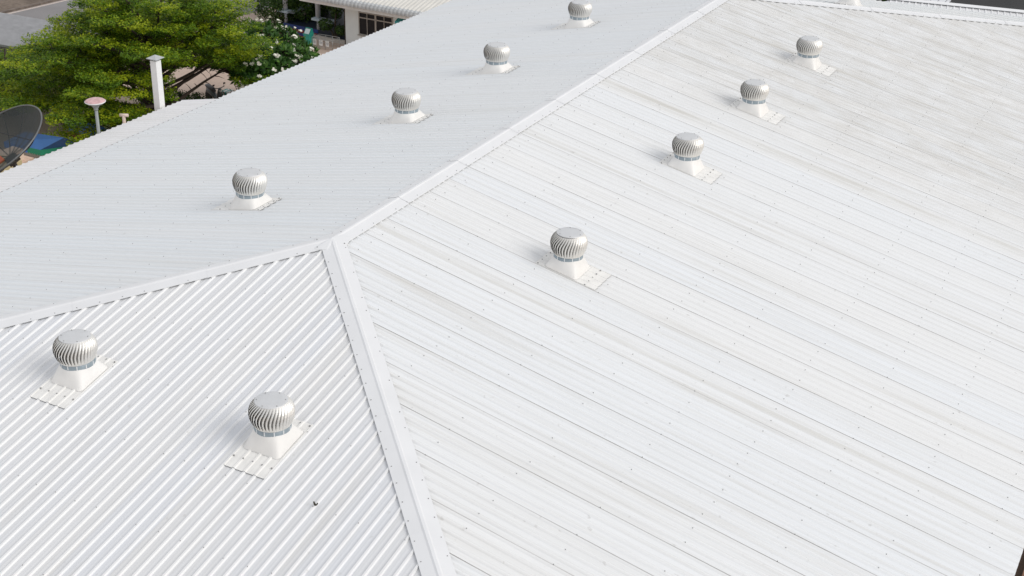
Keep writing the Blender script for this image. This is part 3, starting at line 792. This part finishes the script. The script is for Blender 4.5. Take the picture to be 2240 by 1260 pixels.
# ------------------------------------------------------------------ bin and notice rack
q = at(676, 103, G); b_ = empty('litter_bin', (q.x, q.y, G)); tag(b_, 'tall green litter bin with a slanted swing top, beside the notice rack', 'bin')
b = MB(); wbn, hb_ = .21, .78
for z0, z1, w0, w1 in ((0, hb_, .16, .21),):
    P0 = [(q.x + sx * w0, q.y + sy * w0, G + z0) for sx, sy in ((-1, -1), (1, -1), (1, 1), (-1, 1))]; P1 = [(q.x + sx * w1, q.y + sy * w1, G + z1) for sx, sy in ((-1, -1), (1, -1), (1, 1), (-1, 1))]
    for i in range(4): b.face([P0[i], P0[(i + 1) % 4], P1[(i + 1) % 4], P1[i]])
adopt(b.build('body', M['teal']), b_)
b = MB(); b.box((q.x, q.y, G + hb_ + .02), (.46, .46, .05))
for sx in (-1, 1): b.face([(q.x + sx * .21, q.y - .20, G + hb_ + .04), (q.x + sx * .21, q.y + .2, G + hb_ + .04), (q.x + sx * .21, q.y + .12, G + hb_ + .34), (q.x + sx * .21, q.y + .02, G + hb_ + .34)])
b.face([(q.x - .21, q.y + .2, G + hb_ + .04), (q.x + .21, q.y + .2, G + hb_ + .04), (q.x + .21, q.y + .12, G + hb_ + .34), (q.x - .21, q.y + .12, G + hb_ + .34)])
b.face([(q.x - .21, q.y + .02, G + hb_ + .34), (q.x + .21, q.y + .02, G + hb_ + .34), (q.x + .21, q.y + .12, G + hb_ + .34), (q.x - .21, q.y + .12, G + hb_ + .34)])
adopt(b.build('lid', M['teal']), b_)
b = MB(); b.face([(q.x - .17, q.y - .19, G + hb_ + .06), (q.x + .17, q.y - .19, G + hb_ + .06), (q.x + .17, q.y + .01, G + hb_ + .31), (q.x - .17, q.y + .01, G + hb_ + .31)])
adopt(b.build('swing_flap', mat('clear_flap', (.45, .55, .55), .15)), b_)

r0, r1 = at(683, 104, G), at(728, 112, G); dd = r1 - r0; ln_ = dd.length; ux2 = dd.normalized(); uy2 = Vector((-ux2.y, ux2.x, 0))
rk = empty('notice_rack', (r0.x, r0.y, G)); tag(rk, 'low steel rail frame hung with three white notices, by the white building', 'rack')
b = MB(); hh = .62; dep = .75
def rp(u, v, z): p_ = r0 + ux2 * u * ln_ + uy2 * v * dep; return (p_.x, p_.y, G + z)
for v in (0, 1):
    b.tube([rp(0, v, hh), rp(1, v, hh)], .018, 8); b.tube([rp(0, v, .15), rp(1, v, .15)], .012, 8)
    for u in (0, .33, .66, 1): b.tube([rp(u, v, 0), rp(u, v, hh)], .016, 8)
for u in (0, 1): b.tube([rp(u, 0, hh), rp(u, 1, hh)], .018, 8)
adopt(b.build('frame', M['galv']), rk)
for k in range(3):
    u = .14 + .31 * k; b = MB()
    P = [Vector(rp(u - .085, -.04, .22)), Vector(rp(u + .085, -.04, .22)), Vector(rp(u + .085, -.04, .56)), Vector(rp(u - .085, -.04, .56))]
    b.face(P)
    off = -uy2 * .004
    for zz_, w2 in ((.85, .5), (.66, .8), (.55, .7), (.42, .8), (.3, .5)):
        lo = P[0].lerp(P[3], zz_ - .02); hi = P[0].lerp(P[3], zz_ + .02); du = (P[1] - P[0])
        b.face([lo + du * (.5 - w2 / 2) + off, lo + du * (.5 + w2 / 2) + off, hi + du * (.5 + w2 / 2) + off, hi + du * (.5 - w2 / 2) + off], 1)
    adopt(b.build('notice', [M['paper'], M['ink']]), rk)

# ------------------------------------------------------------------ foliage
def leaves(name, P, Nrm, size, aspect, tint, m, parent=None, along=None):
    """P (n,3) centres, Nrm (n,3) normals; builds n quads"""
    n = len(P); a_ = rng.normal(size=(n, 3)) if along is None else along
    t = a_ - (a_ * Nrm).sum(1, keepdims=True) * Nrm; t /= np.linalg.norm(t, axis=1, keepdims=True) + 1e-9
    bt = np.cross(Nrm, t); s = size[:, None] / 2
    V = np.empty((n, 4, 3)); V[:, 0] = P - t * s; V[:, 1] = P + bt * s * aspect; V[:, 2] = P + t * s; V[:, 3] = P - bt * s * aspect
    me = bpy.data.meshes.new(name); me.vertices.add(4 * n); me.loops.add(4 * n); me.polygons.add(n)
    me.vertices.foreach_set('co', V.reshape(-1)); me.loops.foreach_set('vertex_index', np.arange(4 * n, dtype=np.int32))
    me.polygons.foreach_set('loop_start', np.arange(0, 4 * n, 4, dtype=np.int32)); me.polygons.foreach_set('loop_total', np.full(n, 4, dtype=np.int32))
    at_ = me.attributes.new('tint', 'FLOAT', 'FACE'); at_.data.foreach_set('value', tint.astype(np.float32))
    me.materials.append(m); me.update(calc_edges=True); me.validate()
    o = bpy.data.objects.new(name, me); COL.objects.link(o)
    if parent: adopt(o, parent)
    return o
def norm(v): return v / (np.linalg.norm(v, axis=-1, keepdims=True) + 1e-9)

def terrace_tree(base, reach, height, n_limb=30, seed=3, label='', name='terrace_tree', leafn=150, lean=(0, 0), clear=None):
    r_ = random.Random(seed); g = np.random.default_rng(seed)
    root = empty(name, base); tag(root, label, 'tree')
    tb = MB(); Bv = Vector(base); topv = Bv + Vector((lean[0], lean[1], height))
    pads = []
    tb.tube([Bv, Bv.lerp(topv, .15), Bv.lerp(topv, .5), topv], [.30, .24, .15, .03], 10)
    for k in range(n_limb):
        f = (k + .5) / n_limb; hf = .18 + .78 * f
        az = k * 2.399 + r_.uniform(-.3, .3)
        rch = reach(az, f) * (1 - .78 * max(0, f - .28) ** 1.15) * r_.uniform(.82, 1.08)
        st_ = Bv.lerp(topv, hf * .55 + .04); en = Vector((math.cos(az), math.sin(az), 0)) * rch + Bv.lerp(topv, .0)
        en.z = Bv.z + height * (hf * .86 + .10) + r_.uniform(-.2, .2)
        en.x += lean[0] * hf; en.y += lean[1] * hf
        if clear is not None and ((en - clear[0]) - clear[1] * (en - clear[0]).dot(clear[1])).length < 2.2: continue
        mid = st_.lerp(en, .5) + Vector((0, 0, .35 * r_.uniform(.2, 1)))
        path = [st_, st_.lerp(mid, .5) + Vector((0, 0, -.05)), mid, mid.lerp(en, .5) + Vector((0, 0, .1)), en]
        tb.tube(path, [.10 * (1 - .4 * f), .08, .055, .035, .012], 6)
        npad = int(6 + rch * 2.4)
        for j in range(npad):
            t = .34 + .66 * (j + r_.random()) / npad
            i = min(3, int(t * 4)); p_ = path[i].lerp(path[i + 1], t * 4 - i)
            side = Vector((-math.sin(az), math.cos(az), 0)) * r_.uniform(-1, 1) * (.22 + .95 * math.sin(PI * min(1, t * .88))) * min(1.5, rch * .27)
            q_ = p_ + side + Vector((0, 0, r_.uniform(-.05, .25)))
            if r_.random() < .7: tb.tube([p_, p_.lerp(q_, .5) + Vector((0, 0, .04)), q_], [.025, .018, .006], 4, caps=False)
            if clear is not None:            # keep the gap over the parked scooter open
                t_ = (q_ - clear[0]).dot(clear[1]); 
                if ((q_ - clear[0]) - clear[1] * t_).length < 1.25: continue
            pads.append((q_, r_.uniform(.38, .75), r_.random()))
    adopt(tb.build('trunk', M['trunk']), root)
    P, Nn, S_, Tn = [], [], [], []
    for c_, rad, tv in pads:
        n = int(leafn * rad / .55)
        rr = rad * np.sqrt(g.random(n)); th = g.random(n) * 2 * np.pi
        z = g.normal(0, .055, n) + .10 * (rr / rad) ** 2
        lump = .06 * np.sin(th * 3 + tv * 9)
        P.append(np.stack([c_.x + rr * np.cos(th), c_.y + rr * np.sin(th), c_.z + z + lump], 1))
        nn = g.normal(0, .55, (n, 3)); nn[:, 2] = np.abs(nn[:, 2]) + .75; Nn.append(norm(nn))
        S_.append(g.uniform(.07, .15, n)); Tn.append(np.clip(tv * .75 + g.normal(.10, .14, n) + 1.4 * z, 0, 1))
    leaves('crown', np.concatenate(P), np.concatenate(Nn), np.concatenate(S_), .55, np.concatenate(Tn), M['leaf'], root)
    return root
tb_ = at(362, 322, G)
cr = Vector((CM.col[0][0], CM.col[0][1])).normalized()           # camera right, used for the lean of the wide side
def reach(az, f=0.0):
    d = math.cos(az) * cr.x + math.sin(az) * cr.y
    return 6.6 + (-d * (3.2 - 6.0 * f) if d < 0 else (-1.9 + 1.2 * f) * d)
terrace_tree(tb_, reach, 8.8, 66, 5, 'wide tree with flat yellow green leafy tiers, left of the white flue', leafn=250, clear=(at(458, 200, G + .4), -ray(458, 200)))
q = at(30, 250, G)
terrace_tree(q, lambda az, f: 4.4, 3.4, 22, 11, 'lower green tiered tree at the left edge, behind the dish', leafn=190)

gap = (at(466, 204, G + .5), -ray(466, 204))      # the open spot over the parked scooter
def rosette_tree(base, cx, rx, rz, n_tip, label):
    g = np.random.default_rng(21); r_ = random.Random(21)
    root = empty('plumeria_tree', base); tag(root, label, 'tree')
    tb = MB(); Bv = Vector(base); tb.tube([Bv, Bv + Vector((.1, 0, 1.2))], [.22, .16], 10)
    P, Nn, S_, Tn, Al = [], [], [], [], []; fl_ = MB()
    for k in range(n_tip):
        u = 1 - 1.25 * (k + .5) / n_tip; th = k * 2.399; rr = math.sqrt(max(0, 1 - u * u))
        j = r_.uniform(.72, 1.04)
        tip = Vector((cx.x + rx * rr * math.cos(th) * j, cx.y + rx * rr * math.sin(th) * j, cx.z + rz * u * j))
        if ((tip - gap[0]) - gap[1] * (tip - gap[0]).dot(gap[1])).length < 1.25: continue
        if k % 4 == 0: tb.tube([Bv + Vector((.1, 0, 1.1)), (Bv + Vector((0, 0, 1.6))).lerp(tip, .5), tip], [.08, .05, .025], 6)
        out = (tip - Vector((cx.x, cx.y, cx.z - 1.2))).normalized()
        nl = 15
        for m_ in range(nl):
            ph = m_ * 2.399; el = r_.uniform(.1, 1.0)
            x = out.cross(Vector((0, 0, 1))).normalized(); y = out.cross(x)
            d = (out * math.sin(el) + (x * math.cos(ph) + y * math.sin(ph)) * math.cos(el)).normalized()
            ll = r_.uniform(.26, .42); c_ = tip + d * ll * .55
            nn = (out - d * out.dot(d)); nn = (nn + Vector([r_.gauss(0, .2) for _ in range(3)])).normalized()
            P.append(c_); Nn.append(nn); S_.append(ll); Tn.append(min(1, max(0, r_.gauss(.45, .25)))); Al.append(d)
        if r_.random() < .36 and u > -.5:
            for c2_ in range(r_.choice((1, 1, 2, 3))):
                o_ = tip + out * .30 + Vector([r_.uniform(-.13, .13) for _ in range(3)])
                for f_ in range(4):
                    fo = o_ + Vector([r_.uniform(-.06, .06) for _ in range(3)]); nrm = (out + Vector([r_.gauss(0, .35) for _ in range(3)])).normalized()
                    x = nrm.cross(Vector((0, 0, 1))).normalized(); y = nrm.cross(x)
                    for pe in range(5):
                        t = pe * 2 * PI / 5; d = x * math.cos(t) + y * math.sin(t); s_ = x * -math.sin(t) + y * math.cos(t)
                        fl_.face([fo, fo + d * .045 + s_ * .03, fo + d * .085 + nrm * .01, fo + d * .045 - s_ * .03])
    adopt(tb.build('trunk', M['trunk']), root)
    leaves('crown', np.array(P), np.array(Nn), np.array(S_), .34, np.array(Tn), M['leafdk'], root, along=np.array(Al))
    adopt(fl_.build('flowers', M['petal']), root)
pc = at(570, 166, G + 2.0)
rosette_tree((pc.x, pc.y, G), Vector((pc.x, pc.y, G + 2.3)), 2.9, 2.1, 520, 'dark leaved plumeria tree dotted with white flower clusters, behind the roof edge')

def bush(name, base, balls, label, cat, m, group=None, trunk=True, size=(.08, .16), dens=2600):
    g = np.random.default_rng(int(abs(base[0] * 100)) % 999)
    root = empty(name, base); tag(root, label, cat, group)
    P, Nn, S_, Tn = [], [], [], []; Bv = Vector(base)
    tb = MB()
    for (dx_, dy_, dz_, r, rz_) in balls:
        n = int(dens * r * r); d = norm(g.normal(size=(n, 3))); rad = r * (.72 + .32 * g.random(n)) * (1 + .12 * np.sin(d[:, 0] * 7 + d[:, 2] * 5 + dx_))
        P.append(np.stack([base[0] + dx_ + d[:, 0] * rad, base[1] + dy_ + d[:, 1] * rad, base[2] + dz_ + d[:, 2] * rad * rz_ / r], 1))
        Nn.append(norm(d + g.normal(0, .5, (n, 3)))); S_.append(g.uniform(*size, n)); Tn.append(np.clip(g.normal(.45, .25, n), 0, 1))
        if trunk: tb.tube([Bv, Bv + Vector((dx_ * .3, dy_ * .3, dz_ * .6)), Bv + Vector((dx_, dy_, dz_))], [.07, .05, .03], 6)
    if trunk: adopt(tb.build('trunk', M['trunk']), root)
    leaves('foliage', np.concatenate(P), np.concatenate(Nn), np.concatenate(S_), .6, np.concatenate(Tn), m, root)
    return root
q = at(614, 62, G)
bush('shrub', tuple(q), [(-.6, .6, 1.3, 1.5, 1.3), (.8, 1.6, 1.2, 1.4, 1.2), (.1, 3.2, 1.5, 1.7, 1.4), (-1.2, 2.6, 1.2, 1.3, 1.1)], 'large dark green shrub left of the pavilion columns', 'shrub', M['leafbush'])
q = at(566, 26, G)
bush('clipped_tree', tuple(q), [(0, 0, 1.9, .75, .55)], 'small round clipped tree standing by the road, top left of the plumeria', 'tree', M['leafbush'])
q = at(733, 92, G)
bush('cloud_pruned_tree', tuple(q), [(.0, .3, 2.1, .55, .42), (-.55, -.1, 1.0, .46, .36), (.35, .1, .75, .36, .3), (-.2, .5, 1.5, .35, .28)], 'dark cloud pruned tree with leafy pads beside the white building', 'tree', M['leafbush'])
q = at(1740, -6, G)
bush('hedge', tuple(q), [(-13 + 2.2 * i, .6 * math.sin(i), .8, 1.5, 1.2) for i in range(10)], 'dark green hedge behind the far hip end', 'hedge', M['leafbush'], trunk=False, dens=1500)
q = at(372, 262, G)
bush('shrub', tuple(q), [(0, 0, .8, 1.0, .9), (1.3, .3, .7, .9, .8), (-1.4, .5, .6, .8, .7)], 'low green shrub under the wide tree beside the flue', 'shrub', M['leafbush'])

# ------------------------------------------------------------------ car beyond the far roof
q = at(2060, 6, G + 1.35); car = empty('parked_car', (q.x, q.y, G), 0.0); tag(car, 'parked dark car with a white roof behind the low annex roof, top right', 'car')
def C(x, y, z): return (x, y, z)
def loft(b, secs, m=0):
    for s0, s1 in zip(secs[:-1], secs[1:]):
        n = len(s0)
        for i in range(n): b.face([s0[i], s1[i], s1[(i + 1) % n], s0[(i + 1) % n]], m)
    b.face(secs[0][::-1], m); b.face(secs[-1], m)
def csec(x, w_, z0, z1): return [(x, -w_, z0), (x, w_, z0), (x, w_, z0 + (z1 - z0) * .6), (x, w_ * .9, z1), (x, -w_ * .9, z1), (x, -w_, z0 + (z1 - z0) * .6)]
b = MB(); loft(b, [csec(x, w_, .28, z) for x, w_, z in ((-2.2, .75, .8), (-2.1, .85, .95), (-1.4, .88, 1.0), (1.0, .88, .98), (1.9, .85, .82), (2.25, .7, .6))]); b.build('body', M['cardark'], car)
b = MB(); loft(b, [csec(x, w_, .95, z) for x, w_, z in ((-1.5, .72, 1.0), (-.9, .74, 1.36), (.35, .74, 1.38), (1.05, .74, 1.0))]); b.build('window', M['glass'], car)
b = MB(); b.box((-.25, 0, 1.40), (1.35, 1.40, .04)); b.build('roof', M['carwhite'], car)
b = MB()
for x in (-.7, -.25, .2): b.box((x, 0, 1.425), (.02, 1.35, .012))
b.box((-.25, -.2, 1.427), (1.3, .02, .012)); b.build('roof_rail', M['black'], car)
for x in (-1.35, 1.35):
    for y in (-.82, .82):
        b = MB(); b.tube([(x, y - .1, .31), (x, y + .1, .31)], .31, 20); b.build('wheel', M['tyre'], car)
